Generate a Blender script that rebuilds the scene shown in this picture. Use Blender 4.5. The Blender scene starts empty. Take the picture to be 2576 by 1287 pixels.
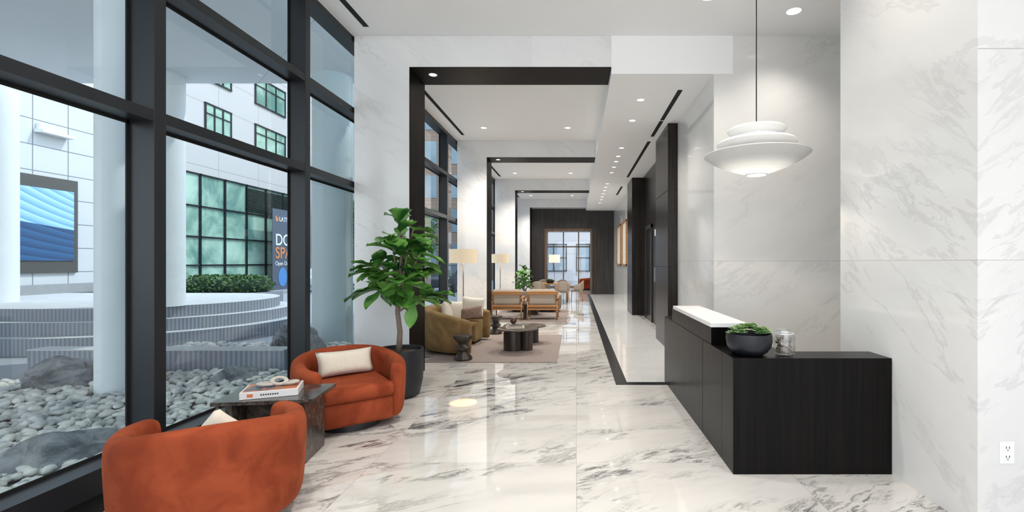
import bpy, bmesh, math, random
from mathutils import Vector, Matrix, noise as mnoise
random.seed(7)
SC=bpy.context.scene
COL=SC.collection
# ------------------------------------------------------------------ node helpers
class NT:
    def __init__(s,name):
        s.m=bpy.data.materials.new(name); s.m.use_nodes=True
        s.t=s.m.node_tree; s.t.nodes.clear()
        s.out=s.t.nodes.new('ShaderNodeOutputMaterial')
    def n(s,typ,**kw):
        x=s.t.nodes.new(typ)
        for k,v in kw.items(): setattr(x,k,v)
        return x
    def l(s,a,b): s.t.links.new(a,b)
    def put(s,sock,v):
        if hasattr(v,'links') or isinstance(v,bpy.types.NodeSocket): s.l(v,sock)
        elif v is not None: sock.default_value=v
    def math(s,op,a,b=None,c=None,clamp=False):
        x=s.n('ShaderNodeMath',operation=op,use_clamp=clamp)
        s.put(x.inputs[0],a)
        if b is not None: s.put(x.inputs[1],b)
        if c is not None: s.put(x.inputs[2],c)
        return x.outputs[0]
    def vmath(s,op,a,b=None):
        x=s.n('ShaderNodeVectorMath',operation=op)
        s.put(x.inputs[0],a)
        if b is not None: s.put(x.inputs[1],b)
        return x.outputs[0]
    def comb(s,x,y,z):
        c=s.n('ShaderNodeCombineXYZ')
        for i,v in enumerate((x,y,z)): s.put(c.inputs[i],v)
        return c.outputs[0]
    def noise(s,vec,scale,detail=4,rough=.5,dist=0):
        x=s.n('ShaderNodeTexNoise')
        if vec is not None: s.l(vec,x.inputs['Vector'])
        x.inputs['Scale'].default_value=scale; x.inputs['Detail'].default_value=detail
        x.inputs['Roughness'].default_value=rough; x.inputs['Distortion'].default_value=dist
        return x.outputs[0]
    def mr(s,v,a,b,c=0,d=1):
        x=s.n('ShaderNodeMapRange'); x.interpolation_type='SMOOTHSTEP'
        s.put(x.inputs[0],v)
        for i,q in enumerate((a,b,c,d)): x.inputs[1+i].default_value=q
        return x.outputs[0]
    def mix(s,f,a,b):
        x=s.n('ShaderNodeMix',data_type='RGBA')
        s.put(x.inputs[0],f)
        s.put(x.inputs[6],c4(a) if isinstance(a,tuple) else a)
        s.put(x.inputs[7],c4(b) if isinstance(b,tuple) else b)
        return x.outputs[2]
    def pos(s): return s.n('ShaderNodeNewGeometry').outputs['Position']
    def obj(s): return s.n('ShaderNodeTexCoord').outputs['Object']
    def sep(s,v):
        x=s.n('ShaderNodeSeparateXYZ'); s.l(v,x.inputs[0]); return x.outputs
    def bsdf(s,color,rough=.5,metal=0,sheen=0,coat=0,spec=.5,emit=None,estr=0,bump=None,bstr=.2,trans=0,alpha=None):
        b=s.n('ShaderNodeBsdfPrincipled')
        s.put(b.inputs['Base Color'],c4(color) if isinstance(color,tuple) else color)
        s.put(b.inputs['Roughness'],rough); s.put(b.inputs['Metallic'],metal)
        b.inputs['Specular IOR Level'].default_value=spec
        b.inputs['Sheen Weight'].default_value=sheen; b.inputs['Coat Weight'].default_value=coat
        b.inputs['Transmission Weight'].default_value=trans
        if emit is not None:
            s.put(b.inputs['Emission Color'],c4(emit) if isinstance(emit,tuple) else emit)
            b.inputs['Emission Strength'].default_value=estr
        if bump is not None:
            bp=s.n('ShaderNodeBump'); bp.inputs['Strength'].default_value=bstr; bp.inputs['Distance'].default_value=.02
            s.l(bump,bp.inputs['Height']); s.l(bp.outputs[0],b.inputs['Normal'])
        s.l(b.outputs[0],s.out.inputs[0]); return b
def c4(c): return (c[0],c[1],c[2],1.0)

def simple(name,color,rough=.5,var=.12,scale=6,**kw):
    t=NT(name); nz=t.noise(t.obj(),scale,3)
    a=tuple(max(0,x*(1-var)) for x in color); b=tuple(min(1,x*(1+var)) for x in color)
    t.bsdf(t.mix(nz,a,b),rough,**kw); return t.m

def marble(name,base,vein,tile,floor=False,ang=.6,strength=.8,rough=.12,seam=(.55,.55,.55),vs=1.0,lo=.56,hi=.74,off=(0,0),sw=.0022,spec=.5,cloud=.1,s0=.5,s1=.62,line=.5,lw=.02):
    t=NT(name); p=t.sep(t.pos())
    if floor: u=p[0]; v=p[1]
    else: u=t.math('ADD',p[0],p[1]); v=p[2]
    u=t.math('ADD',u,off[0]); v=t.math('ADD',v,off[1])
    uu=t.math('DIVIDE',u,tile[0]); vv=t.math('DIVIDE',v,tile[1])
    tv=t.math('FLOOR',vv); tu=t.math('FLOOR',uu)
    wn=t.n('ShaderNodeTexWhiteNoise',noise_dimensions='3D'); t.l(t.comb(tu,tv,3.3),wn.inputs[0])
    offv=t.vmath('MULTIPLY',wn.outputs[1],(13.,17.,5.))
    vec=t.vmath('ADD',t.comb(u,v,0.),offv)
    mp=t.n('ShaderNodeMapping'); t.l(vec,mp.inputs[0])
    mp.vector_type='TEXTURE'; mp.inputs['Rotation'].default_value=(0,0,ang); mp.inputs['Scale'].default_value=(1.1/vs,.36/vs,1)
    sv=mp.outputs[0]
    warp=t.noise(sv,1.0,5,.6); sv2=t.vmath('ADD',sv,t.vmath('MULTIPLY',t.comb(warp,warp,warp),(1.2,1.5,0.)))
    n1=t.noise(sv2,1.1,9,.62,.4)
    ridge=t.math('SUBTRACT',1.0,t.mr(t.math('ABSOLUTE',t.math('SUBTRACT',n1,.5)),0.0,lw))
    n2=t.noise(sv2,3.6,12,.76,.6)
    streak=t.mr(n2,s0,s1)
    mask=t.mr(t.noise(sv,.7,3,.55,.3),lo,hi)
    mask2=t.mr(t.noise(sv,.5,2,.5),.4,.6)
    f=t.math('ADD',t.math('MULTIPLY',streak,mask),t.math('MULTIPLY',t.math('MULTIPLY',ridge,mask2),line))
    f=t.math('MULTIPLY',f,strength,clamp=True)
    cl=t.mr(t.noise(sv,.9,6,.6),.35,.75)
    bc=t.mix(cl,base,tuple(x*(1-cloud) for x in base))
    col=t.mix(f,bc,vein)
    def edge(q,w):
        fr=t.math('FRACT',q); d=t.math('MINIMUM',fr,t.math('SUBTRACT',1.0,fr)); return t.math('LESS_THAN',t.math('MULTIPLY',d,w),sw)
    e=t.math('MAXIMUM',edge(uu,tile[0]),edge(vv,tile[1]))
    col=t.mix(e,col,seam)
    t.bsdf(col,rough,spec=spec); return t.m

def wood(name,c1,c2,rough=.4,scale=40,axis=2,spec=.5):
    t=NT(name); mp=t.n('ShaderNodeMapping'); t.l(t.pos(),mp.inputs[0])
    s=[scale]*3; s[axis]=scale*.02; mp.inputs['Scale'].default_value=s
    n=t.noise(mp.outputs[0],1,4,.6)
    t.bsdf(t.mix(t.mr(n,.35,.7),c1,c2),rough,spec=spec,bump=n,bstr=.12); return t.m

def velvet(name,c,c2):
    t=NT(name); o=t.obj(); n=t.noise(o,4,4,.55,.6); n2=t.noise(o,160,2)
    col=t.mix(t.mr(n,.3,.75),c,c2)
    b=t.bsdf(col,.8,sheen=.2,spec=.12,bump=n2,bstr=.12)
    b.inputs['Sheen Tint'].default_value=(min(1,c2[0]*1.6),c2[1]*2.6,c2[2]*2.4,1); return t.m

def emis(name,c,s):
    t=NT(name); e=t.n('ShaderNodeEmission'); e.inputs[0].default_value=c4(c); e.inputs[1].default_value=s
    t.l(e.outputs[0],t.out.inputs[0]); return t.m

def thin_glass(name,tint,refl=1.0,base=.04):
    t=NT(name); tr=t.n('ShaderNodeBsdfTransparent'); tr.inputs[0].default_value=c4(tint)
    g=t.n('ShaderNodeBsdfGlossy'); g.inputs['Roughness'].default_value=.01; g.inputs[0].default_value=(1,1,1,1)
    lw=t.n('ShaderNodeLayerWeight'); lw.inputs[0].default_value=.5
    fac=t.math('ADD',t.math('MULTIPLY',t.math('POWER',lw.outputs['Facing'],5.0),.9*refl),base,clamp=True)
    mx=t.n('ShaderNodeMixShader'); t.l(fac,mx.inputs[0]); t.l(tr.outputs[0],mx.inputs[1]); t.l(g.outputs[0],mx.inputs[2])
    t.l(mx.outputs[0],t.out.inputs[0]); return t.m

def facade_mat(name,base,line,w,h,lw=.012,rough=.6,var=.06):
    t=NT(name); p=t.sep(t.pos()); u=t.math('ADD',p[0],p[1]); v=p[2]
    def edge(q,w_):
        fr=t.math('FRACT',t.math('DIVIDE',q,w_)); d=t.math('MINIMUM',fr,t.math('SUBTRACT',1.0,fr)); return t.math('LESS_THAN',t.math('MULTIPLY',d,w_),lw)
    e=t.math('MAXIMUM',edge(u,w),edge(v,h)); n=t.noise(t.pos(),.8,4)
    c=t.mix(n,tuple(x*(1-var) for x in base),base)
    t.bsdf(t.mix(e,c,line),rough); return t.m

# ------------------------------------------------------------------ geometry helpers
def link(o,parent=None):
    COL.objects.link(o)
    if parent is not None: o.parent=parent
    return o
def group(name,loc=(0,0,0),rot=0,scale=1):
    e=bpy.data.objects.new(name,None); e.empty_display_size=.1; e.location=loc; e.rotation_euler=(0,0,rot); e.scale=(scale,)*3
    COL.objects.link(e); return e
def mesh(name,verts,faces,mat,parent=None,smooth=False,subsurf=0,bevel=0,solid=0):
    me=bpy.data.meshes.new(name); me.from_pydata([tuple(v) for v in verts],[],faces); me.update()
    bm=bmesh.new(); bm.from_mesh(me); bmesh.ops.recalc_face_normals(bm,faces=bm.faces); bm.to_mesh(me); bm.free()
    o=bpy.data.objects.new(name,me)
    if mat: me.materials.append(mat)
    if smooth:
        for p in me.polygons: p.use_smooth=True
    link(o,parent)
    if solid: m=o.modifiers.new('s','SOLIDIFY'); m.thickness=solid; m.offset=0
    if bevel: m=o.modifiers.new('b','BEVEL'); m.width=bevel; m.segments=3; m.limit_method='ANGLE'
    if subsurf: m=o.modifiers.new('ss','SUBSURF'); m.levels=subsurf; m.render_levels=subsurf
    return o
def boxvf(x0,x1,y0,y1,z0,z1,base=0):
    v=[(x0,y0,z0),(x1,y0,z0),(x1,y1,z0),(x0,y1,z0),(x0,y0,z1),(x1,y0,z1),(x1,y1,z1),(x0,y1,z1)]
    f=[(0,3,2,1),(4,5,6,7),(0,1,5,4),(1,2,6,5),(2,3,7,6),(3,0,4,7)]
    return v,[tuple(i+base for i in q) for q in f]
def box(name,x0,x1,y0,y1,z0,z1,mat,parent=None,bevel=0,smooth=False):
    v,f=boxvf(x0,x1,y0,y1,z0,z1); return mesh(name,v,f,mat,parent,bevel=bevel,smooth=smooth)
def boxes(name,lst,mat,parent=None,bevel=0):
    V=[];F=[]
    for b in lst:
        v,f=boxvf(*b,base=len(V)); V+=v; F+=f
    return mesh(name,V,F,mat,parent,bevel=bevel)
def lathe(name,prof,mat,parent=None,c=(0,0,0),seg=40,sx=1,sy=1,smooth=True,close=False,subsurf=0):
    V=[];F=[];n=len(prof)
    for i in range(seg):
        a=2*math.pi*i/seg
        for r,z in prof: V.append((c[0]+r*math.cos(a)*sx,c[1]+r*math.sin(a)*sy,c[2]+z))
    for i in range(seg):
        j=(i+1)%seg
        for k in range(n-1): F.append((i*n+k,j*n+k,j*n+k+1,i*n+k+1))
    o=mesh(name,V,F,mat,parent,smooth=smooth,subsurf=subsurf)
    me=o.data; bm=bmesh.new(); bm.from_mesh(me); bmesh.ops.remove_doubles(bm,verts=bm.verts,dist=1e-5); bmesh.ops.recalc_face_normals(bm,faces=bm.faces); bm.to_mesh(me); bm.free()
    if smooth:
        try:
            me.set_sharp_from_angle(angle=math.radians(40))
        except Exception: pass
    return o
def cyl(name,r,z0,z1,x,y,mat,parent=None,seg=28,r2=None):
    r2=r if r2 is None else r2
    return lathe(name,[(0,z0),(r,z0),(r2,z1),(0,z1)],mat,parent,(x,y,0),seg)
def tube(name,pts,rad,mat,parent=None,seg=8):
    V=[];F=[];n=len(pts)
    if not isinstance(rad,(list,tuple)): rad=[rad]*n
    pts=[Vector(p) for p in pts]
    for i,p in enumerate(pts):
        d=(pts[min(i+1,n-1)]-pts[max(i-1,0)]).normalized()
        up=Vector((0,0,1)) if abs(d.z)<.95 else Vector((1,0,0))
        a=d.cross(up).normalized(); b=d.cross(a)
        for k in range(seg):
            t=2*math.pi*k/seg; V.append(p+a*(math.cos(t)*rad[i])+b*(math.sin(t)*rad[i]))
    for i in range(n-1):
        for k in range(seg):
            F.append((i*seg+k,i*seg+(k+1)%seg,(i+1)*seg+(k+1)%seg,(i+1)*seg+k))
    F.append(tuple(range(seg))); F.append(tuple((n-1)*seg+k for k in range(seg)))
    return mesh(name,V,F,mat,parent,smooth=True)
def sweep_wall(name,path,t,z0,mat,parent,taper=.04,sub=2):
    """path: list of (x,y,nx,ny,h) : wall following a plan curve, rounded top"""
    V=[];F=[]
    def sec(x,y,nx,ny,h,k=1.0):
        pts=[(t/2-taper,z0),(t/2-taper*.4,z0+.3*(h-z0)),(t/2,z0+.7*(h-z0)),(t/2,h-.05),(t/2*.62,h-.008),(0,h),(-t/2*.62,h-.008),(-t/2,h-.05),(-t/2,z0+.5*(h-z0)),(-t/2,z0)]
        out=[]
        zm=z0+(h-z0)*.5
        for o,z in pts: out.append((x+nx*o*k,y+ny*o*k,zm+(z-zm)*(1-(1-k)*.12)))
        return out
    P=[]
    x,y,nx,ny,h=path[0]; dx,dy=path[0][0]-path[1][0],path[0][1]-path[1][1]; L=math.hypot(dx,dy); dx/=L;dy/=L
    P.append(sec(x+dx*.055,y+dy*.055,nx,ny,h-.03,.55)); P.append(sec(x+dx*.04,y+dy*.04,nx,ny,h-.012,.86))
    for q in path: P.append(sec(*q))
    x,y,nx,ny,h=path[-1]; dx,dy=path[-1][0]-path[-2][0],path[-1][1]-path[-2][1]; L=math.hypot(dx,dy); dx/=L;dy/=L
    P.append(sec(x+dx*.04,y+dy*.04,nx,ny,h-.012,.86)); P.append(sec(x+dx*.055,y+dy*.055,nx,ny,h-.03,.55))
    m=len(P[0])
    for s in P: V+=s
    for i in range(len(P)-1):
        for k in range(m): F.append((i*m+k,i*m+(k+1)%m,(i+1)*m+(k+1)%m,(i+1)*m+k))
    F.append(tuple(range(m))); F.append(tuple((len(P)-1)*m+k for k in range(m)))
    return mesh(name,V,F,mat,parent,smooth=True,subsurf=sub)
def pillow(name,w,h,t,mat,parent,loc,rot):
    N=12;V=[];F=[]
    for s in (1,-1):
        for i in range(N+1):
            for j in range(N+1):
                x=-1+2*i/N;y=-1+2*j/N
                th=((1-x**4)*(1-y**4))**.55
                px=x*(1-.07*(1-y*y)*abs(x)); py=y*(1-.09*(1-x*x)*abs(y))
                V.append((px*w/2,s*th*t/2,py*h/2))
    M=(N+1)**2
    for s in (0,1):
        for i in range(N):
            for j in range(N):
                a=s*M+i*(N+1)+j; F.append((a,a+1,a+N+2,a+N+1))
    o=mesh(name,V,F,mat,parent,smooth=True)
    bm=bmesh.new(); bm.from_mesh(o.data); bmesh.ops.remove_doubles(bm,verts=bm.verts,dist=1e-5); bmesh.ops.recalc_face_normals(bm,faces=bm.faces); bm.to_mesh(o.data); bm.free()
    o.location=loc; o.rotation_euler=rot; return o
ICO={}
def ico(sub):
    if sub in ICO: return ICO[sub]
    bm=bmesh.new(); bmesh.ops.create_icosphere(bm,subdivisions=sub,radius=1); 
    v=[x.co.copy() for x in bm.verts]; f=[tuple(q.index for q in p.verts) for p in bm.faces]; bm.free(); ICO[sub]=(v,f); return ICO[sub]
def rocks(name,items,mat,parent=None,sub=2,rough=.25,smooth=True):
    V=[];F=[]; iv,jf=ico(sub)
    for (x,y,z,sx,sy,sz,a,tilt) in items:
        b=len(V); ca,sa=math.cos(a),math.sin(a); sd=Vector((x*7.3,y*5.1,z*3))
        for v in iv:
            k=1+rough*mnoise.noise(v*1.1+sd)
            p=Vector((v.x*sx*k,v.y*sy*k,v.z*sz*k)); p.z+=p.x*tilt
            V.append((x+p.x*ca-p.y*sa,y+p.x*sa+p.y*ca,z+p.z))
        F+=[tuple(i+b for i in q) for q in jf]
    return mesh(name,V,F,mat,parent,smooth=smooth)

# ------------------------------------------------------------------ materials
M_wallmarble=marble('marble_wall',(.82,.81,.79),(.30,.30,.30),(7.6,3.1),ang=.5,strength=.42,rough=.08,seam=(.55,.54,.53),off=(2.4,1.49),vs=.55,lo=.52,hi=.72,sw=.0025,s0=.49,s1=.68,line=.5,cloud=.09,lw=.024)
M_portal=marble('marble_portal',(.84,.84,.84),(.34,.34,.36),(2.9,1.55),ang=-.75,strength=.26,rough=.14,seam=(.74,.74,.74),vs=.7,sw=.0014,s0=.49,s1=.68,lo=.52,hi=.72,line=.8,cloud=.06,lw=.022)
M_floor=marble('marble_floor',(.72,.695,.66),(.045,.045,.05),(1.62,.76),floor=True,ang=.42,strength=.9,rough=.03,seam=(.46,.44,.42),vs=.66,lo=.45,hi=.60,spec=1.0,cloud=.20,s0=.485,s1=.62,line=.55,sw=.0022,lw=.026)
M_floor2=marble('marble_floor_light',(.76,.76,.75),(.35,.35,.36),(.9,.45),floor=True,ang=.5,strength=.4,rough=.05,seam=(.60,.60,.60),vs=1.0,lo=.55,hi=.75,spec=.9,cloud=.06)
M_white=simple('paint_white',(.96,.96,.96),.6,.005)
M_frame=simple('frame_dark_bronze',(.014,.016,.019),.38,.1,spec=.4)
M_strip=simple('granite_black',(.012,.013,.016),.25,.3,60)
M_dwood=wood('wood_ebony',(.005,.004,.003),(.024,.015,.011),.26,55,spec=.3)
M_liner=wood('wood_liner',(.005,.0035,.003),(.011,.008,.0065),.45,30,spec=.1)
M_fwood=wood('wood_slats_far',(.008,.007,.007),(.038,.030,.027),.45,45)
M_desk=wood('desk_black',(.0015,.0015,.0015),(.006,.0045,.004),.30,45,spec=.15)
M_glass=thin_glass('glass_window',(.77,.90,.96),1.0,.055)
M_glassclear=thin_glass('glass_clear',(.97,.98,.98))
M_glassjar=thin_glass('glass_jar',(.93,.95,.95),1.0,.14)
M_quartz=simple('quartz_white',(.82,.82,.82),.3,.02)
M_orange=velvet('velvet_orange',(.20,.035,.013),(.35,.072,.028))
M_tan=velvet('velvet_tan',(.19,.112,.046),(.30,.19,.088))
M_cream=simple('linen_cream',(.70,.64,.54),.85,.08,30,sheen=.2)
M_beige=simple('fabric_beige',(.45,.385,.32),.9,.08,30)
M_plaid=simple('fabric_plaid',(.26,.17,.13),.9,.6,22)
M_oak=wood('wood_oak',(.34,.15,.045),(.50,.25,.095),.4,20,0)
M_darkmetal=simple('metal_black',(.02,.02,.022),.35,.1)
M_brass=simple('metal_bronze',(.20,.16,.12),.3,.1,metal=.9)
M_pot=simple('pot_black',(.008,.010,.015),.45,.12)
M_soil=simple('soil',(.05,.03,.02),.9,.4,60)
M_gravel=simple('gravel',(.20,.20,.20),.9,.5,60)
M_bark=simple('bark',(.22,.165,.125),.8,.4,25)
t=NT('leaf_fig'); nz=t.noise(t.pos(),4.5,3); 
b=t.bsdf(t.mix(t.mr(nz,.35,.62),(.022,.12,.022),(.16,.38,.065)),.33,spec=.55); M_leaf=t.m
t=NT('hedge_leaf'); t.bsdf(t.mix(t.noise(t.pos(),6,4),(.015,.05,.015),(.12,.22,.06)),.6); M_hedge=t.m
t=NT('marble_dark'); o_=t.obj(); n=t.noise(o_,9,9,.7,1.2); n2=t.noise(o_,22,6,.7,.5)
t.bsdf(t.mix(t.mr(n2,.60,.74),t.mix(t.mr(n,.35,.7),(.030,.024,.020),(.12,.10,.085)),(.30,.26,.21)),.2); M_dmarble=t.m
t=NT('rock_river'); p_=t.pos(); vor=t.n('ShaderNodeTexVoronoi'); t.l(p_,vor.inputs['Vector']); vor.inputs['Scale'].default_value=8
n=t.noise(p_,22,5,.6); cc=t.mix(t.sep(vor.outputs['Color'])[0],(.30,.30,.31),(.92,.84,.72)); t.bsdf(t.mix(n,cc,(.62,.60,.56)),.7); M_rock=t.m
t=NT('boulder'); n=t.noise(t.pos(),4,9,.7,.6); t.bsdf(t.mix(t.mr(n,.35,.65),(.08,.083,.09),(.32,.31,.31)),.75,bump=n,bstr=.8); M_boulder=t.m
M_conc=facade_mat('concrete_paving',(.52,.52,.54),(.33,.33,.34),.6,.6,.006,.8)
t=NT('concrete_ribbed'); p=t.sep(t.pos()); w=t.math('SINE',t.math('MULTIPLY',t.math('ADD',p[0],t.math('MULTIPLY',p[1],.7)),90.)); n=t.noise(t.pos(),3,4)
t.bsdf(t.mix(t.mr(w,-1,1),t.mix(n,(.18,.19,.22),(.25,.26,.29)),(.33,.34,.38)),.85); M_ribbed=t.m
t=NT('paving_top'); n=t.noise(t.pos(),5,5); t.bsdf(t.mix(n,(.46,.45,.45),(.62,.61,.59)),.85); M_pave=t.m
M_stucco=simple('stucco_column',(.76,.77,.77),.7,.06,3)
M_canopy=facade_mat('canopy_panel',(.84,.86,.87),(.58,.61,.63),3.2,2.4,.01)
M_tile=facade_mat('facade_tile',(.60,.61,.61),(.18,.19,.21),.86,.66,.012)
M_bldg=facade_mat('facade_pale',(.50,.48,.47),(.33,.32,.31),3.0,1.55,.02)
M_brown=facade_mat('facade_brown',(.36,.25,.19),(.24,.17,.13),.9,.35,.02)
t=NT('glass_green'); n=t.noise(t.pos(),.35,5,.6,.8); t.bsdf(t.mix(t.mr(n,.35,.65),(.10,.22,.18),(.42,.60,.48)),.12,spec=.8); M_ggreen=t.m
t=NT('glass_blue_far'); n=t.noise(t.pos(),.6,3); t.bsdf(t.mix(n,(.12,.20,.26),(.45,.55,.60)),.15,spec=.8); M_gfar=t.m
t=NT('rug_weave'); o_=t.obj(); mp=t.n('ShaderNodeMapping'); t.l(o_,mp.inputs[0]); mp.inputs['Scale'].default_value=(2,14,1); n=t.noise(mp.outputs[0],3,5,.7)
n2=t.noise(o_,150,2); t.bsdf(t.mix(n,(.22,.17,.15),(.38,.32,.29)),.95,bump=n2,bstr=.4); M_rug=t.m
M_black=simple('void_black',(.004,.004,.004),.8,.1)
E_down=emis('downlight_glow',(1,.96,.9),2.2)
# ------------------------------------------------------------------ constants
H=1.6; ZC=4.63; ZP=4.21; ZB=4.12
PD=[6.4,11.93,17.46,23.0]; PT=.64
# ------------------------------------------------------------------ room shell
box('floor',-3.2,5.2,-3,31,-.12,0,M_floor)
box('trim_floor_inlay',.67,1.845,6.34,23.5,.0005,.002,M_floor2)
boxes('trim_floor_border',[(.515,.67,6.2,23.5,.0005,.003),(.67,1.845,6.2,6.34,.0005,.003)],M_strip)
box('ceiling',-3.2,5.2,-3,23.5,ZC,ZC+.15,M_white)
box('ceiling_bulkhead',.47,2.1,6.4,23.5,ZB,ZC,M_white)
box('wall_reception',1.845,5.0,6.402,6.62,0,ZC,M_wallmarble)
box('wall_right',2.38,5.0,2.83,4.30,0,ZC,M_wallmarble)
box('wall_light_block',4.0,4.2,-3,2.83,0,ZC,M_white)  # unseen wall, added to keep sky light off the right frontal wall
box('wall_office',5.0,5.2,2.83,6.62,0,ZC,M_white)
box('trim_wall_joint',2.381,4.0,2.8285,2.8300,2.862,2.866,simple('joint_grey',(.5,.5,.49),.6))
box('wall_corridor',1.845,2.1,6.62,8.68,0,ZB,M_wallmarble)
box('wall_corridor_end',1.845,2.1,15.6,23.5,0,ZB,M_wallmarble)
# elevator bank
g=group('elevator_bank')
boxes('pylon',[(1.665,2.1,8.68,10.0,0,ZB-.001),(1.665,2.1,14.3,15.6,0,ZB-.001)],M_dwood,g)
box('back_panel',2.0,2.1,10.0,14.3,0,ZB-.001,M_dwood,g)
M_elev=simple('elevator_door_bronze',(.05,.04,.035),.18,.1,metal=.8)
for k,y in enumerate((10.7,12.6)):
    boxes('door_leaf_%d'%k,[(1.985,2.0,y,y+.5,0,2.5),(1.985,2.0,y+.51,y+1.01,0,2.5)],M_elev,g)
    boxes('door_frame_%d'%k,[(1.965,2.0,y-.08,y,0,2.6),(1.965,2.0,y+1.01,y+1.09,0,2.6),(1.965,2.0,y-.08,y+1.09,2.5,2.6)],M_darkmetal,g)
box('call_panel',1.985,2.0,12.1,12.2,1.1,1.45,simple('steel_panel',(.5,.5,.5),.3,.05,metal=.9),g)
M_sign=simple('sign_white',(.75,.75,.75),.5,.02)
boxes('sign_plate',[(1.99,1.998,12.0,12.14,2.25,2.42)],M_sign,g)
boxes('reveal',[(1.663,1.6655,8.7,10.0,z,z+.012) for z in (1.5,2.9)]+[(1.68,2.1,8.677,8.6805,z,z+.012) for z in (1.5,2.9)],M_black,g)
# portals
for i,d in enumerate(PD):
    g=group('marble_portal',(0,0,0))
    if i<3:
        box('column',-2.98,-2.243,d,d+PT,0,ZC-.001,M_portal,g)
        box('header',-2.243,.469,d,d+PT,ZP+.003,ZC-.001,M_portal,g)
        box('jamb_lining',-2.243,-2.236,d+.004,d+PT-.004,0,ZP,M_liner,g)
        box('soffit_lining',-2.243,.469,d+.004,d+PT-.004,ZP-.004,ZP+.003,M_liner,g)
    else:
        box('column',-2.98,-2.243,d,d+.5,0,ZC-.001,M_portal,g)
        box('header',-2.243,.469,d,d+.5,ZP+.003,ZC-.001,M_portal,g)
        box('jamb_lining',-2.243,-2.2,d,d+.5,0,ZP,M_liner,g)
# far wall with opening
g=group('wall_far')
boxes('slat_wall',[(-2.24,-1.57,23.5,23.75,0,ZP),(.78,1.845,23.5,23.75,0,ZP),(-1.57,.78,23.5,23.75,3.23,ZP)],M_fwood,g)
M_wframe=wood('wood_walnut',(.07,.04,.025),(.16,.09,.05),.35,20)
boxes('opening_casing',[(-1.57,-1.45,23.45,24.4,0,3.23),(.70,.78,23.45,24.4,0,3.23),(-1.45,.70,23.45,24.4,3.11,3.23)],M_wframe,g)
box('wall_far_top',-3.2,2.1,23.75,23.9,3.23,ZC,M_white)
# slots in ceiling
boxes('trim_ceiling_slot',[(-2.745,-2.675,1.5,6.15,ZC-.004,ZC+.001)]+[(-2.745,-2.675,d+1.2,d+5.0,ZC-.004,ZC+.001) for d in PD[:3]],M_black)
boxes('trim_bulkhead_slot',[(1.49,1.56,a,b,ZB-.004,ZB+.001) for a,b in ((7.0,8.5),(8.55,9.6),(10.0,14.2),(16,18))],M_black)
# ------------------------------------------------------------------ windows
def bay(idx,y0,y1,mull):
    g=group('window_%d'%idx)
    L=[]
    for y in mull: L.append((-3.2,-3.0,y,y+.1,.30,ZC-.07))
    boxes('mullion',L,M_frame,g,bevel=.004)
    boxes('transom',[(-3.2,-3.003,y0,y1,2.60,2.68),(-3.2,-3.003,y0,y1,3.60,3.68),(-3.2,-2.999,y0,y1,ZC-.08,ZC-.002),(-3.2,-2.999,y0,y1,0.14,.30)],M_frame,g)
    boxes('glazing_bead',[(-3.186,-3.176,y-.022,y+.122,.30,ZC-.08) for y in mull]+[(-3.186,-3.176,y0,y1,z,z+.02) for z in (.30,2.58,2.68,3.58,3.68)],M_black,g)
    box('curb',-3.2,-3.03,y0,y1,0.001,.14,M_black,g)
    mesh('glass',[(-3.19,y0,.30),(-3.19,y1,.30),(-3.19,y1,ZC-.08),(-3.19,y0,ZC-.08)],[(0,1,2,3)],M_glass,g)
bay(1,-3,6.9,[-2.2,-.35,1.52,3.39,5.28])
bay(2,6.9,12.3,[7.15,9.0,11.08])
bay(3,12.3,17.9,[12.9,14.6,16.6])
bay(4,17.9,23.7,[18.4,20.2,22.2])
g=group('window_5')  # invented glazing behind the camera, lets sky light in as fill
boxes('frame',[(x,x+.08,-3.0,-2.85,0,ZC-.001) for x in (-3.19,-1.4,.4,2.2,3.91)]+[(-3.1,3.9,-3.0,-2.86,z,z+.08) for z in (.02,2.6,ZC-.09)],M_frame,g)
mesh('glass',[(-3.1,-2.93,.1),(3.9,-2.93,.1),(3.9,-2.93,4.5),(-3.1,-2.93,4.5)],[(0,1,2,3)],M_glassclear,g)
# ------------------------------------------------------------------ downlights + lamps
def downlight(x,y,z,r=.085,power=60,light=True,ang=125,col=(1,.94,.86)):
    g=group('downlight',(x,y,z))
    lathe('ring',[(r,-.004),(r*1.18,-.006),(r*1.22,-.001),(r*1.18,0)],M_white,g,seg=24)
    lathe('lens',[(0,-.003),(r,-.003)],E_down,g,seg=24)
    if light:
        l=bpy.data.lights.new('spot','SPOT'); l.energy=power; l.spot_size=math.radians(ang); l.spot_blend=1; l.shadow_soft_size=.1; l.color=col
        o=bpy.data.objects.new('lamp',l); o.location=(0,0,-.06); link(o,g)
for x,y,p in ((2.63,5.77,65),(1.51,5.45,80),(1.51,3.2,85),(-.4,4.2,210),(-1.6,2.2,180),(.6,1.4,150),(1.6,.8,20),(-1.0,.3,150)): downlight(x,y,ZC,power=p)  # fixtures out of view are added to brighten the front room
for d in PD[:3]:
    for x in (-2.1,-.2): downlight(x,d+4.4,ZC,.065,power=350)
    downlight(-2.0,d+.25,ZP-.004,.05,16,col=(1,.85,.65))
for y in (7.43,8.52,10.57,11.4,12.0,12.7,13.5,15.4,16.1,16.9,17.7,18.5,19.4,20.5): downlight(1.0,y,ZB,.055,85,light=(y in (7.43,8.52,10.57,12.0,13.5,16.1,17.7,19.4)))
downlight(1.95,3.65,ZC,.05,18,ang=95,col=(1,.86,.68))
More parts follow.
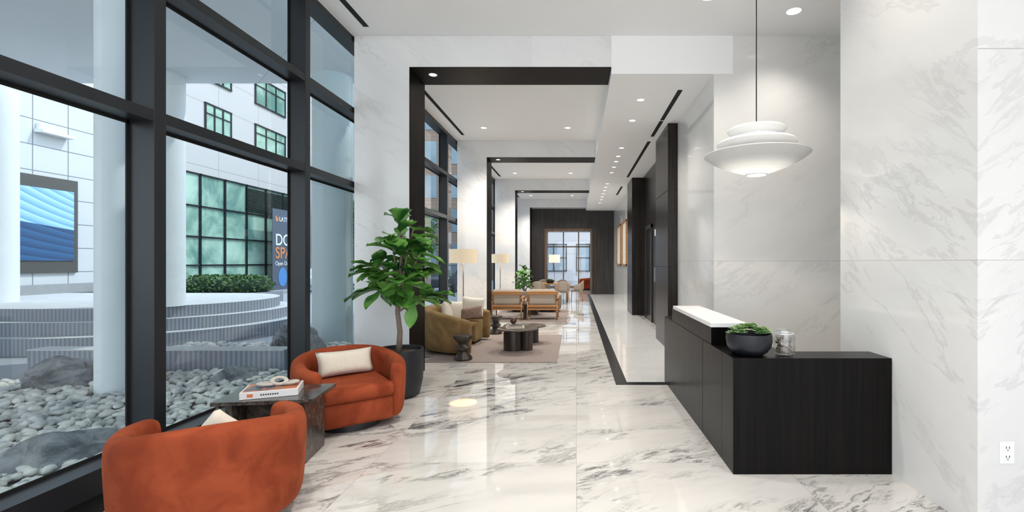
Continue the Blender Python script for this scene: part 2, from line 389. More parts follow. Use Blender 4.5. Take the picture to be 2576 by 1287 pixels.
# ------------------------------------------------------------------ reception desk
g=group('reception_desk')
X0=1.18;X1=2.375
box('front_wing',X0,X1,3.59,3.87,0,.874,M_desk,g,bevel=.004)
box('side_wing',X0,1.50,3.87,6.39,0,.873,M_desk,g,bevel=.003)
box('riser',X0+.004,1.47,4.19,5.9,.873,1.03,M_desk,g,bevel=.003)
box('counter_slab',X0-.01,1.49,4.15,5.78,1.03,1.068,M_quartz,g,bevel=.003)
box('worktop',1.50,2.0,3.87,6.0,.70,.73,M_desk,g)
boxes('reveal_line',[(X0-.001,X0+.002,4.46,4.463,0,.87)],M_black,g)
# succulent bowl
g=group('succulent_bowl',(1.36,3.76,.875))
lathe('bowl',[(0,0),(.10,0),(.135,.02),(.165,.06),(.175,.11),(.172,.165),(.165,.165),(.160,.12),(0,.12)],M_pot,g)
V=[];F=[]
def rosette(cx,cy,cz,R,n,rings):
    for r in range(rings):
        for k in range(n):
            a=2*math.pi*(k+.5*r)/n+random.uniform(-.1,.1); el=.15+.45*r
            L=R*(1-.22*r); w=L*.42
            d=Vector((math.cos(a)*math.cos(el),math.sin(a)*math.cos(el),math.sin(el))); s=Vector((-math.sin(a),math.cos(a),0)); u=d.cross(s)*-1
            c=Vector((cx,cy,cz)); b=len(V)
            V.extend([c,c+d*L*.6+s*w*.5,c+d*L,c+d*L*.6-s*w*.5,c+d*L*.5-u*w*.25,c+d*L*.5+u*w*.12])
            F.extend([(b,b+1,b+5),(b+1,b+2,b+5),(b+2,b+3,b+5),(b+3,b,b+5),(b,b+4,b+1),(b+1,b+4,b+2),(b+2,b+4,b+3),(b+3,b+4,b)])
for k in range(38):
    a=random.uniform(0,6.28);r=.15*math.sqrt(random.random()); rosette(r*math.cos(a),r*math.sin(a),.16+.06*(1-r/.15)+random.uniform(0,.02),random.uniform(.04,.07),7,4)
t=NT('succulent'); nz=t.n('ShaderNodeTexVoronoi'); t.l(t.obj(),nz.inputs['Vector']); nz.inputs['Scale'].default_value=11
f=t.sep(nz.outputs['Color']); t.bsdf(t.mix(t.mr(f[1],.8,.85),t.mix(f[0],(.05,.15,.04),(.27,.40,.14)),(.17,.06,.04)),.5); M_succ=t.m
mesh('succulents',V,F,M_succ,g)
# jar
g=group('candy_jar',(1.635,3.75,.875))
lathe('glass',[(0,0.001),(.062,.001),(.076,.012),(.079,.06),(.079,.135),(.066,.155),(.066,.166)],M_glassjar,g)
lathe('lid',[(0,.20),(.03,.20),(.068,.192),(.071,.166),(.066,.164)],M_glassjar,g)
lathe('lid_seal',[(.062,.160),(.069,.160),(.069,.166),(.062,.166),(.062,.160)],M_quartz,g)
M_bisc=simple('biscuit',(.22,.16,.12),.7,.6,60)
rocks('biscuits',[(r*math.cos(a),r*math.sin(a),.018+.0115*i,.020,.012,.009,random.random()*6,random.uniform(-.6,.6)) for i in range(10) for (r,a) in [(random.uniform(.01,.055),random.random()*6.28) for _ in range(13)]],M_bisc,g,sub=1)
# ------------------------------------------------------------------ pendant
g=group('pendant_lamp',(1.80,4.77,0))
t=NT('shade_white'); t.bsdf((.82,.82,.81),.4,emit=(1,.97,.92),estr=.10); M_shade=t.m
t=NT('shade_opal'); n=t.noise(t.obj(),120,2); zz=t.sep(t.obj())[2]; gl=t.mr(zz,2.47,2.60,.75,.05)
b=t.bsdf((.60,.60,.585),.5,emit=(1,.95,.86),estr=.1,bump=n,bstr=.1); t.l(gl,b.inputs['Emission Strength']); M_shade2=t.m
tube('cord',[(0,0,2.95),(0,0,ZC-.02)],.006,M_darkmetal,g,8)
cyl('canopy',.06,ZC-.03,ZC-.001,0,0,M_darkmetal,g)
lathe('top_disc',[(.0,2.955),(.12,2.953),(.265,2.93),(.282,2.905),(.25,2.875),(.15,2.85),(0,2.85)],M_shade,g,seg=56)
lathe('neck',[(0,2.86),(.20,2.86),(.24,2.69),(0,2.69)],M_shade,g,seg=40)
lathe('mid_disc',[(.0,2.83),(.25,2.828),(.36,2.80),(.385,2.775),(.34,2.745),(.2,2.725),(0,2.725)],M_shade,g,seg=56)
lathe('cone_shade',[(.2,2.70),(.40,2.69),(.50,2.672),(.505,2.662),(.44,2.612),(.31,2.545),(.18,2.498),(.105,2.483)],M_shade2,g,seg=64)
lathe('bottom_ring',[(.105,2.487),(.108,2.468),(.095,2.462),(.09,2.475)],M_shade,g,seg=40)
lathe('bulb_diffuser',[(0,2.47),(.09,2.472)],emis('pendant_glow',(1,.93,.82),3),g,seg=32)
l=bpy.data.lights.new('pendant_bulb','SPOT'); l.energy=25; l.spot_size=2.4; l.shadow_soft_size=.08; l.color=(1,.9,.78); o=bpy.data.objects.new('bulb',l); o.location=(0,0,2.44); link(o,g)
# ------------------------------------------------------------------ barrel chairs
def sup(a,b,n,ph):
    c,s=math.cos(ph),math.sin(ph)
    return (a*math.copysign(abs(c)**(2/n),c), b*math.copysign(abs(s)**(2/n),s))
def barrel_path(a,b,n,amax,hb,ha,N=28,power=1.5):
    P=[]
    for i in range(N+1):
        th=-amax+2*amax*i/N; ph=math.pi/2+th
        x,y=sup(a,b,n,ph-.01); x2,y2=sup(a,b,n,ph+.01); tx,ty=x2-x,y2-y; L=math.hypot(tx,ty)
        x,y=sup(a,b,n,ph)
        nx,ny=ty/L,-tx/L
        k=abs(th)/amax; h=hb+(ha-hb)*(k*k*(3-2*k))
        P.append((x,y,nx,ny,h))
    return P
def barrel_chair(name,loc,rot,mat,scale=1,pil=1,plinth=M_darkmetal):
    g=group(name,loc,rot,scale); t=.14
    sweep_wall('shell',barrel_path(.455,.44,2.75,math.radians(130),.73,.63,34),t,.07,mat,g,taper=.03)
    box('seat_base',-.325,.325,-.39,.30,.075,.31,mat,g,bevel=.04,smooth=True)
    box('seat_cushion',-.335,.335,-.41,.34,.30,.45,mat,g,bevel=.055,smooth=True)
    cyl('swivel_plinth',.30,0,.08,0,-.02,plinth,g)
    if pil==1: pillow('lumbar_pillow',.56,.27,.15,M_cream,g,(.0,.20,.585),(math.radians(-20),0,math.radians(3)))
    if pil==2: pillow('lumbar_pillow',.38,.27,.13,M_cream,g,(.0,.10,.53),(math.radians(-15),math.radians(48),math.radians(-20)))
    return g
barrel_chair('swivel_armchair',(-2.26,4.76,0),math.radians(38),M_orange,.97)
barrel_chair('swivel_armchair',(-2.27,3.00,0),math.radians(214),M_orange,.95,2)
# ------------------------------------------------------------------ side table
g=group('side_table',(-2.46,3.93,0),math.radians(8))
box('top',-.37,.37,-.25,.25,.495,.525,M_dmarble,g,bevel=.003)
box('leg_panel',.24,.29,-.20,.20,0,.495,M_dmarble,g,bevel=.003)
box('leg_panel_left',-.29,-.24,-.20,.20,0,.495,M_dmarble,g,bevel=.003)
box('stretcher',-.24,.24,.0,.04,0,.495,M_dmarble,g)
g=group('coffee_table_book',(-2.48,3.90,.5265),math.radians(22))
box('box',-.20,.20,-.14,.14,0,.055,M_quartz,g,bevel=.002)
t=NT('book_cover'); n=t.noise(t.obj(),9,3,.5,1); t.bsdf(t.mix(t.mr(n,.45,.55),(.10,.12,.16),(.50,.18,.08)),.35); 
box('cover',-.185,.185,-.125,.125,.055,.059,t.m,g)
M_ink=simple('ink',(.05,.05,.06),.5,.1)
boxes('spine_lettering',[(-.06+.016*i,-.06+.016*i+.010,-.1412,-.1398,.022,.034) for i in range(8)],M_ink,g)
box('spine_mark',-.15,-.11,-.1412,-.1398,.015,.04,simple('spine_orange',(.7,.2,.08),.5),g)
g=group('wooden_chain_links',(-2.46,3.91,.604),math.radians(20))
M_link=simple('bleached_wood',(.50,.46,.42),.6,.2,30)
def torus(name,R,r,sx,loc,rot,mat,parent):
    V=[];F=[];A=32;B=10
    for i in range(A):
        a=2*math.pi*i/A
        for j in range(B):
            b=2*math.pi*j/B; V.append(((R+r*math.cos(b))*math.cos(a)*sx,(R+r*math.cos(b))*math.sin(a),r*math.sin(b)))
    for i in range(A):
        for j in range(B): F.append((i*B+j,((i+1)%A)*B+j,((i+1)%A)*B+(j+1)%B,i*B+(j+1)%B))
    o=mesh(name,V,F,mat,parent,smooth=True); o.location=loc; o.rotation_euler=rot; return o
torus('link_1',.036,.013,1.5,(-.07,0,.002),(0,.10,.2),M_link,g)
torus('link_2',.036,.013,1.4,(.02,.01,.018),(.6,.1,.1),M_link,g)
torus('link_3',.036,.013,1.5,(.10,.0,.002),(0,-.10,-.3),M_link,g)
# ------------------------------------------------------------------ fig tree
def leafgeo(V,F,org,d,up,L,W,droop):
    d=d.normalized(); s=d.cross(up)
    if s.length<.01: s=Vector((1,0,0))
    s.normalize(); n=s.cross(d).normalized()
    prof=[0.02,.42,.60,.66,.86,1.0,.92,.62,.05]; m=len(prof); b=len(V); cols=5
    for i,w in enumerate(prof):
        u=i/(m-1)
        c=org+d*(L*u)-Vector((0,0,1))*(droop*L*u*u)
        for k in range(cols):
            q=(k-2)/2.0
            wav=.035*L*math.sin(u*11+k*2.1)*abs(q)
            V.append(c+s*(q*w*W/2)+n*(abs(q)*W*.16+wav))
    for i in range(m-1):
        for k in range(cols-1):
            a=b+i*cols+k; F.append((a,a+1,a+cols+1,a+cols))
def fig(name,loc,pot_r,pot_h,trunk_top,zlo,zhi,R,nleaf,seed,L=.26,round_pot=True):
    rnd=random.Random(seed); g=group(name,loc)
    lathe('pot',[(0,.0),(pot_r*.72,0),(pot_r*.86,.03),(pot_r*.98,pot_h*.35),(pot_r,pot_h*.7),(pot_r,pot_h),(pot_r*.93,pot_h),(pot_r*.92,pot_h-.05),(0,pot_h-.05)],M_pot,g)
    lathe('soil',[(0,pot_h-.045),(pot_r*.915,pot_h-.045)],M_soil,g)
    tr=[(0,0,pot_h-.06),(.015,0,pot_h+.2),(-.02,.01,pot_h+.45),(.01,.0,trunk_top)]
    tube('trunk',tr,[.036,.031,.027,.022],M_bark,g,10)
    V=[];F=[]
    nb=9
    BV=[]
    for k in range(nb):
        a=k*2.4+.4; u=(k+.5)/nb
        reach=R*(.78-.5*u) ; zt=zlo+(zhi-zlo)*(.12+.72*u)
        end=Vector((math.cos(a)*reach,math.sin(a)*reach,zt)); start=Vector((.01,0,trunk_top-.25+.22*u))
        mid=(start+end)/2+Vector((0,0,.05))
        pts=[start,mid,end]; tube('branch_%d'%k,pts,[.016,.012,.008],M_bark,g,6); BV.append(pts)
    tube('leader',[(.01,0,trunk_top-.05),(.03,0,(trunk_top+zhi)/2),(.0,0,zhi-.15)],[.02,.014,.007],M_bark,g,6)
    BV.append([Vector((.01,0,trunk_top)),Vector((.03,0,(trunk_top+zhi)/2)),Vector((0,0,zhi-.15))])
    for i in range(nleaf):
        pts=BV[i%len(BV)]; u=rnd.uniform(.3,1.0)
        p=pts[0].lerp(pts[1],u*2) if u<.5 else pts[1].lerp(pts[2],(u-.5)*2)
        a=rnd.uniform(0,6.283); out=(Vector((p.x,p.y,0))).normalized()*.9 if Vector((p.x,p.y,0)).length>.05 else Vector((0,0,0))
        last=(i%len(BV))==len(BV)-1
        el=rnd.uniform(.5,1.4) if last else rnd.uniform(-.45,.75)
        d=Vector((math.cos(a),math.sin(a),el))+out
        l=L*rnd.uniform(.75,1.15)
        leafgeo(V,F,p,d,Vector((0,0,1)),l,l*.70,rnd.uniform(.05,.45))
    mesh('leaves',V,F,M_leaf,g,smooth=True); return g
fig('fiddle_leaf_fig',(-2.13,5.72,0),.285,.56,1.25,.98,2.27,.60,130,3,L=.30)
fig('fiddle_leaf_fig',(-1.85,16.7,0),.2,.4,.8,.65,1.62,.40,90,9,L=.2)
# ------------------------------------------------------------------ lounge
box('rug',-2.42,-.31,7.56,10.4,.001,.012,M_rug)
box('rug',-2.42,-.27,12.7,15.9,.001,.012,M_rug)
g=group('curved_sofa',(-1.95,8.95,.012))
P=[]
for i in range(33):
    a=math.radians(82+196*i/32); k=abs(i-16)/16
    P.append((math.cos(a)*.84,math.sin(a)*.88,math.cos(a),math.sin(a),.76-.16*max(0,(k-.35)/.65)**1.5))
sweep_wall('back',P,.24,.02,M_tan,g,taper=.07)
V=[];F=[];N=30
sec=[(.20,.05),(.17,.2),(.17,.36),(.21,.42),(.45,.435),(.76,.42),(.76,.05)]
for i in range(N+1):
    a=math.radians(86+188*i/N)
    for r,z in sec: V.append((math.cos(a)*r,math.sin(a)*r,z))
m=len(sec)
for i in range(N):
    for k in range(m): F.append((i*m+k,i*m+(k+1)%m,(i+1)*m+(k+1)%m,(i+1)*m+k))
F.append(tuple(range(m))); F.append(tuple(N*m+k for k in range(m)))
mesh('seat',V,F,M_tan,g,smooth=True,bevel=.02)
pillow('throw_pillow_1',.42,.42,.16,M_cream,g,(-.42,.28,.63),(math.radians(-12),math.radians(8),math.radians(50)))
pillow('throw_pillow_2',.45,.42,.16,M_cream,g,(-.12,.58,.68),(math.radians(-14),math.radians(6),math.radians(12)))
pillow('throw_pillow_3',.46,.26,.13,M_plaid,g,(-.12,.38,.58),(math.radians(-18),math.radians(-8),math.radians(10)))
pillow('throw_pillow_4',.38,.38,.15,M_cream,g,(-.45,-.10,.62),(math.radians(-12),math.radians(30),math.radians(85)))
M_tdark=wood('wood_turned',(.02,.014,.012),(.06,.04,.03),.35,20)
for (x,y) in ((-1.84,7.75),(-1.80,10.62)):
    g=group('turned_stool',(x,y,.013 if y<8 else 0))
    lathe('body',[(0,0),(.13,0),(.15,.02),(.13,.06),(.075,.12),(.07,.14),(.115,.17),(.12,.20),(.08,.235),(.07,.26),(.12,.31),(.155,.36),(.16,.385),(.15,.40),(0,.40)],M_tdark,g)
M_ttop=simple('table_top_dark',(.10,.075,.06),.18,.15)
for k,(x,y,z,sx,sy) in enumerate(((-1.06,8.58,.40,.36,.36),(-1.02,9.42,.34,.42,.30))):
    g=group('coffee_table',(x,y,.013))
    lathe('top',[(0,z-.03),(.96,z-.03),(1,z-.02),(1,z-.004),(.985,z),(0,z)],M_ttop,g,seg=56,sx=sx,sy=sy)
    lathe('base_drum',[(0,0),(1,0),(1,z-.03),(0,z-.03)],M_tdark,g,(-.08,0,0),seg=40,sx=.17,sy=.13)
    lathe('base_drum_small',[(0,0),(1,0),(1,z-.03),(0,z-.03)],M_tdark,g,(.17,.03,0),seg=40,sx=.10,sy=.12)
g=group('book_stack',(-1.10,8.55,.414),.2)
box('book_1',-.16,.16,-.11,.11,0,.028,M_cream,g,bevel=.002); box('book_2',-.14,.13,-.10,.09,.028,.052,M_beige,g,bevel=.002); box('book_3',-.10,.12,-.08,.08,.052,.07,M_ttop,g,bevel=.002)
g=group('decorative_sphere',(-1.13,8.56,.485)); 
rocks('sphere',[(0,0,.06,.06,.06,.06,0,0)],simple('ball_wood',(.10,.04,.02),.4,.4,20),g,sub=3,rough=.03)
def drum_lamp(x,y,zb,zt,r,name='floor_lamp',e=.40):
    g=group(name,(x,y,0))
    lathe('base',[(0,0),(.15,0),(.15,.015),(.02,.025),(0,.025)],M_brass,g)
    tube('pole',[(0,0,.02),(0,0,zt-.03)],.011,M_brass,g)
    t=NT('lampshade'); t.bsdf((.58,.49,.36),.8,emit=(1,.80,.55),estr=e)
    lathe('shade',[(r,zb),(r,zt),(r-.006,zt),(r-.006,zb),(r,zb)],t.m,g,seg=40)
    boxes('shade_spider',[(-r+.005,r-.005,-.004,.004,zt-.03,zt-.022),(-.004,.004,-r+.005,r-.005,zt-.03,zt-.022)],M_brass,g)
    l=bpy.data.lights.new('bulb','POINT'); l.energy=20; l.color=(1,.75,.48); l.shadow_soft_size=.06; o=bpy.data.objects.new('bulb',l); o.location=(0.03,0,(zb+zt)/2); link(o,g)
drum_lamp(-2.55,10.75,1.57,1.88,.31)
drum_lamp(-2.62,16.4,1.56,1.86,.30)
def wood_armchair(x,y,rot,cush=M_beige):
    g=group('wooden_armchair',(x,y,.014),rot)
    for s in (-1,1):
        X=s*.40
        tube('leg_front_%d'%s,[(X,.36,0),(X,.34,.58)],[.018,.024],M_oak,g); tube('leg_rear_%d'%s,[(X,-.40,0),(X,-.34,.58)],[.018,.024],M_oak,g)
        box('arm_%d'%s,X-.04,X+.04,-.42,.42,.58,.61,M_oak,g,bevel=.012)
        box('side_rail_%d'%s,X-.02,X+.02,-.36,.36,.27,.33,M_oak,g,bevel=.006)
    boxes('cross_rails',[(-.40,.40,-.36,-.32,.27,.33),(-.40,.40,.32,.36,.27,.33)],M_oak,g,bevel=.005)
    b=box('back_rail_top',-.43,.43,-.025,.025,-.05,.05,M_oak,g,bevel=.012); b.location=(0,-.43,.74); b.rotation_euler=(math.radians(12),0,0)
    b=box('back_rail_low',-.40,.40,-.02,.02,-.03,.03,M_oak,g,bevel=.01); b.location=(0,-.37,.38); b.rotation_euler=(math.radians(12),0,0)
    for s in (-1,1): tube('post_%d'%s,[(s*.39,-.34,.55),(s*.39,-.43,.76)],.018,M_oak,g)
    box('seat_cushion',-.37,.37,-.33,.38,.33,.46,cush,g,bevel=.04,smooth=True)
    c=box('back_cushion',-.37,.37,-.07,.07,-.20,.22,cush,g,bevel=.05,smooth=True); c.location=(0,-.32,.62); c.rotation_euler=(math.radians(12),0,0)
wood_armchair(-1.90,13.35,0); wood_armchair(-.93,13.35,0)
M_grey=simple('fabric_taupe',(.34,.29,.24),.9,.08,30)
barrel_chair('lounge_chair',(-1.80,15.35,.013),math.radians(5),M_grey,.85,0)
barrel_chair('lounge_chair',(-.92,15.35,.013),math.radians(-8),M_grey,.85,0)
g=group('side_drum_table',(-1.415,13.1,.013)); lathe('body',[(0,0),(.04,0),(.04,.38),(.055,.40),(.055,.42),(0,.42)],M_tdark,g)
g=group('coffee_table',(-1.35,14.4,.013)); lathe('top',[(0,.33),(.4,.33),(.41,.345),(.4,.36),(0,.36)],M_ttop,g); lathe('base',[(0,0),(.2,0),(.2,.33),(0,.33)],M_tdark,g)
# far dining table and chairs
g=group('communal_table',(-1.0,19.3,0))
box('top',-.75,.75,-.5,.5,.70,.74,M_oak,g,bevel=.01)
for sx in (-1,1):
    for sy in (-1,1): tube('leg_%d%d'%(sx,sy),[(sx*.62,sy*.4,0),(sx*.62,sy*.4,.70)],[.02,.03],M_oak,g)
g=group('potted_fern',(-1.05,19.1,.742)); lathe('bowl',[(0,0),(.12,0),(.18,.12),(.17,.12),(0,.1)],M_pot,g)
V=[];F=[]
for i in range(40): leafgeo(V,F,Vector((0,0,.1)),Vector((math.cos(i*2.4),math.sin(i*2.4),random.uniform(.3,1.5))),Vector((0,0,1)),.2,.05,.5)
mesh('fronds',V,F,M_leaf,g)
def dining_chair(x,y,rot):
    g=group('dining_chair',(x,y,0),rot)
    sweep_wall('curved_back',[(a,b,c,d,h) for a,b,c,d,h in barrel_path(.27,.26,2.2,math.radians(105),.86,.66,16)],.05,.46,M_grey,g,taper=.0,sub=1)
    box('seat',-.25,.25,-.26,.22,.40,.48,M_grey,g,bevel=.03,smooth=True)
    for i,(sx,sy) in enumerate(((-1,-1),(1,-1),(1,1),(-1,1))): tube('leg_%d'%i,[(sx*.25,sy*.23,0),(sx*.22,sy*.2,.42)],[.012,.018],M_oak,g)
    for i,s in enumerate((-1,1)): tube('stile_%d'%i,[(s*.2,.2,.42),(s*.18,.26,.8)],.014,M_oak,g)
dining_chair(-1.5,18.5,math.radians(180)); dining_chair(-.55,18.5,math.radians(190)); dining_chair(.02,19.3,math.radians(-90)); dining_chair(-1.4,20.1,0); dining_chair(-.6,20.1,0)
# art on corridor wall
for y0,y1 in ((17.4,18.9),(19.6,21.4)):
    g=group('framed_art'); boxes('frame',[(1.80,1.845,y0,y0+.06,1.45,3.15),(1.80,1.845,y1-.06,y1,1.45,3.15),(1.80,1.845,y0,y1,1.45,1.51),(1.80,1.845,y0,y1,3.09,3.15)],M_oak,g)
    box('canvas',1.83,1.845,y0+.06,y1-.06,1.51,3.09,M_cream,g)
# outlet
g=group('wall_outlet')
M_plate=simple('plate_white',(.90,.90,.89),.35,.01)
ox=2.55;oz=.47
box('plate',ox-.043,ox+.043,2.822,2.83,oz-.065,oz+.065,M_plate,g,bevel=.003)
boxes('sockets',[(ox-.021,ox+.021,2.819,2.822,oz+.008,oz+.046),(ox-.021,ox+.021,2.819,2.822,oz-.046,oz-.008)],M_plate,g,bevel=.004)
boxes('slots',[(ox+dx-.002,ox+dx+.002,2.8185,2.82,oz+dz-.007,oz+dz+.007) for dx in (-.009,.009) for dz in (-.022,.032)]+[(ox-.003,ox+.003,2.8185,2.82,oz+dz-.003,oz+dz+.003) for dz in (-.037,.017)],M_black,g)
# ------------------------------------------------------------------ vestibule beyond far opening
box('wall_vestibule_left',-3.2,-3.0,23.9,30,0,3.6,M_white)
box('wall_vestibule_right',2.0,2.2,23.9,30,0,3.6,M_fwood)
box('ceiling_vestibule',-3.2,2.2,23.9,31,3.6,3.7,M_white)
g=group('door_1')
boxes('frame',[(x,x+.07,29.9,30,0,3.6) for x in (-3,-1.9,-.85,.1,1.0,1.93)]+[(-3,2,29.9,30,2.5,2.58),(-3,2,29.9,30,3.5,3.6),(-3,2,29.9,30,0,.08)],M_brass,g)
mesh('glass',[(-3,29.95,.08),(2,29.95,.08),(2,29.95,3.5),(-3,29.95,3.5)],[(0,1,2,3)],M_glassclear,g)
boxes('pull_handle',[(-.02,.0,29.84,29.86,.7,1.9),(.26,.28,29.84,29.86,.7,1.9)],M_brass,g)
drum_lamp(-1.25,27.2,1.55,2.0,.32,e=1.0)
barrel_chair('swivel_armchair',(-2.0,26.6,0),math.radians(60),M_orange,1,0)
barrel_chair('swivel_armchair',(.55,27.2,0),math.radians(-90),M_orange,1,0)
l=bpy.data.lights.new('vest','SPOT'); l.energy=250; l.spot_size=2.6; l.spot_blend=1; l.shadow_soft_size=.1; o=bpy.data.objects.new('vestibule_lamp',l); o.location=(-.5,26.8,3.5); link(o)
# ------------------------------------------------------------------ exterior
box('ground_plaza',-70,-3.205,-10,80,-.15,0.0,M_conc)
box('ground_street',-3.2,40,31.01,80,-.15,0.0,M_conc)
box('canopy_roof',-22,-3.25,-6,9.64,5.2,5.6,M_canopy)
g=group('stepped_terrace')
for k,(R,z0,z1) in enumerate(((2.75,0,.3),(2.47,.3,.53),(2.2,.53,.75))):
    cx,cy=-9.3,10.8
    pts=[(-13.9,cy-R)]+[(cx+R*math.sin(math.radians(a)),cy-R*math.cos(math.radians(a))) for a in range(0,181,6)]+[(-13.9,cy+R)]
    n=len(pts); V=[(x,y,z0) for x,y in pts]+[(x,y,z1) for x,y in pts]
    F=[(i,(i+1)%n,n+(i+1)%n,n+i) for i in range(n)]+[tuple(range(n,2*n))]
    o=mesh('tier_%d'%k,V,F,M_ribbed,g)
    o.data.materials.append(M_pave)
    for p in o.data.polygons:
        if abs(p.normal.z)>.5: p.material_index=1
g=group('planter_curb'); 
box('wall',-7.6,-4.05,6.6,6.85,0,.37,M_ribbed,g); box('cap',-7.6,-4.05,6.59,6.86,.37,.385,M_pave,g)
# stones
BOUL=((-6.15,5.75,.20,.34,.24,.25),(-3.92,3.62,.12,.36,.20,.18),(-4.6,7.9,.25,.35,.3,.36),(-4.3,6.05,.12,.26,.18,.15))
items=[]; rnd=random.Random(5)
def fill(x0,x1,y0,y1,step,s,zb):
    y=y0
    while y<y1:
        x=x0
        while x<x1:
            q=rnd.uniform(.7,1.3)*s; X=x+rnd.uniform(-.4,.4)*step; Y=y+rnd.uniform(-.4,.4)*step
            if math.hypot(X+5.35,Y-5.55)>.27:
                items.append((X,Y,zb+rnd.uniform(-.02,.04),q*rnd.uniform(1,1.35),q*rnd.uniform(.7,1),q*rnd.uniform(.5,.75),rnd.uniform(0,6.28),rnd.uniform(-.35,.35)))
            x+=step
        y+=step
fill(-7.0,-3.31,2.3,6.50,.080,.048,.095)
fill(-6.9,-4.0,6.96,8.6,.11,.06,.115)
rocks('river_stones',items,M_rock,sub=2,rough=.35)
box('ground_gravel_bed',-7.2,-3.25,1.5,8.8,0.001,.07,M_gravel)
for (x,y,z,a,b,c) in BOUL:
    g=group('boulder',(x,y,z)); rocks('stone',[(0,0,0,a,b,c,.5,.2)],M_boulder,g,sub=4,rough=.75,smooth=False)
def ecol(x,y,z0,z1,r,m=M_stucco):
    g=group('exterior_column',(x,y,0)); cyl('shaft',r,z0,z1,0,0,m,g,seg=48)
ecol(-5.35,5.55,.05,5.2,.19); ecol(-7.93,9.2,.75,5.2,.31); ecol(-4.75,9.3,0,5.2,.36,simple('concrete_greenish',(.52,.60,.61),.7,.05,3)); ecol(-12.2,10.0,.75,5.2,.35)  # the wide column is greenish concrete
box('building_wing',-24,-14,4,15.2,0.0,14,M_tile)
g=group('video_screen')
box('surround',-14,-13.93,8.6,13.33,1.3,3.84,simple('panel_taupe',(.06,.06,.055),.5,.1),g)
t=NT('screen_image'); p=t.sep(t.pos()); a=t.math('MULTIPLY',t.math('SUBTRACT',p[1],10.0),.35); s=t.math('ADD',p[2],t.math('MULTIPLY',a,t.math('SUBTRACT',p[2],1.0)))
w=t.math('FRACT',t.math('MULTIPLY',s,2.6)); up=t.math('GREATER_THAN',p[2],t.math('ADD',2.65,t.math('MULTIPLY',t.math('SUBTRACT',p[1],11.7),-.12)))
c=t.mix(up,t.mix(w,(.01,.04,.11),(.02,.10,.23)),t.mix(w,(.10,.28,.50),(.36,.58,.78)))
t.bsdf(c,.3,emit=c,estr=.35); M_scr=t.m
box('screen',-13.93,-13.90,8.8,13.2,1.63,3.52,M_scr,g)
g=group('wall_light_bar'); boxes('bar',[(-13.99,-13.75,12.3,13.1,4.95,5.03),(-13.99,-13.9,12.35,12.45,5.03,5.2)],M_sign,g)
box('building_wing_base',-13.99,-13.9,4,15.2,.75,1.0,simple('stone_base',(.30,.30,.30),.7))
box('apartment_building',-34,-18,17,41.9,0,30,M_bldg)
g=group('storefront_glazing')
box('glass',-18,-17.97,19.5,30.6,.2,5.76,M_ggreen,g)
L=[]
y=19.5
while y<30.8: L.append((-18,-17.88,y,y+.07,.2,5.8)); y+=1.6
for z in (.2,1.4,2.75,4.2,5.72): L.append((-18,-17.88,19.5,30.7,z,z+.07))
boxes('mullions',L,M_frame,g)
boxes('louvres',[(-17.97,-17.86,25.9,30.6,z,z+.05) for z in [4.35+.1*i for i in range(13)]],M_frame,g)
for (y0,y1) in ((19.2,20.9),(23.1,24.8),(26.7,29.4),(32.5,35)):
    for z0 in (7.8,10.2+.3,13.4,16.4):
        g=group('facade_window'); box('glass',-18.0,-17.97,y0,y1,z0,z0+1.5,M_ggreen,g)
        L=[(-18,-17.92,y0-.05,y1+.05,z0-.06,z0+.02),(-18,-17.92,y0-.05,y1+.05,z0+1.46,z0+1.54),(-18,-17.92,y0,y1,z0+1.0,z0+1.05)]
        for q in range(4): yy=y0+(y1-y0)*q/3; L.append((-18,-17.92,yy-.03,yy+.03,z0,z0+1.5))
        boxes('frame',L,M_frame,g)
# banner
g=group('banner_sign')
box('panel',-17.02,-17.0,26.7,29.4,-0.0,4.6,simple('banner_slate',(.10,.12,.16),.6,.04),g)
def text(s,y,z,size,mat,parent,x=-16.98):
    cu=bpy.data.curves.new('t','FONT'); cu.body=s; cu.size=size; cu.extrude=.004; cu.offset=.01*size; o=bpy.data.objects.new('lettering_'+s.lower().replace(' ','_'),cu)
    o.location=(x,y,z); o.rotation_euler=(math.radians(90),0,math.radians(90)); cu.materials.append(mat); link(o,parent)
M_tw=simple('letter_white',(.80,.80,.80),.5,.01); M_to=simple('letter_orange',(.70,.28,.12),.5,.01)
text('LATITUDE',27.25,3.92,.36,M_tw,g); text('DOG',26.9,2.55,.92,M_tw,g); text('SPA',26.9,1.80,.92,M_to,g); text('Open Daily',26.9,1.40,.32,M_tw,g)
boxes('mark',[(-17.0,-16.98,26.95,27.05,3.9,4.2),(-17.0,-16.98,27.08,27.17,3.9,4.1)],M_to,g)
M_bl=simple('banner_blue',(.10,.28,.62),.5,.1)
bp_=lathe('blue_patch',[(0,0),(1,0)],M_bl,g,(0,0,0),seg=24,sx=.55,sy=.40); bp_.rotation_euler=(0,math.radians(90),0); bp_.location=(-16.985,27.6,.72)
# hedge
V=[];F=[];r2=random.Random(11)
def leafmass(V,F,cx,cy,cz,rx,ry,rz,n,s,r2):
    for i in range(n):
        a=r2.uniform(0,6.283); e=r2.uniform(-.6,1.5); q=r2.uniform(.75,1.0)
        p=Vector((cx+rx*q*math.cos(a)*math.cos(e),cy+ry*q*math.sin(a)*math.cos(e),cz+rz*q*math.sin(e)))
        d=Vector((r2.uniform(-1,1),r2.uniform(-1,1),r2.uniform(-.3,1))).normalized(); u=d.orthogonal().normalized(); b=len(V)
        V.extend([p-u*s*.4,p+d*s,p+u*s*.4,p-d*s*.5]); F.append((b,b+1,b+2,b+3))
for k in range(5): leafmass(V,F,-11.3+.42*k,14.3,.88,.5,.55,.33,420,.07,r2)
g=group('hedge'); mesh('foliage',V,F,M_hedge,g); rocks('core',[(-11.3+.42*k,14.3,.84,.42,.45,.26,0,0) for k in range(5)],simple('hedge_core',(.012,.03,.012),.9),g,sub=2)
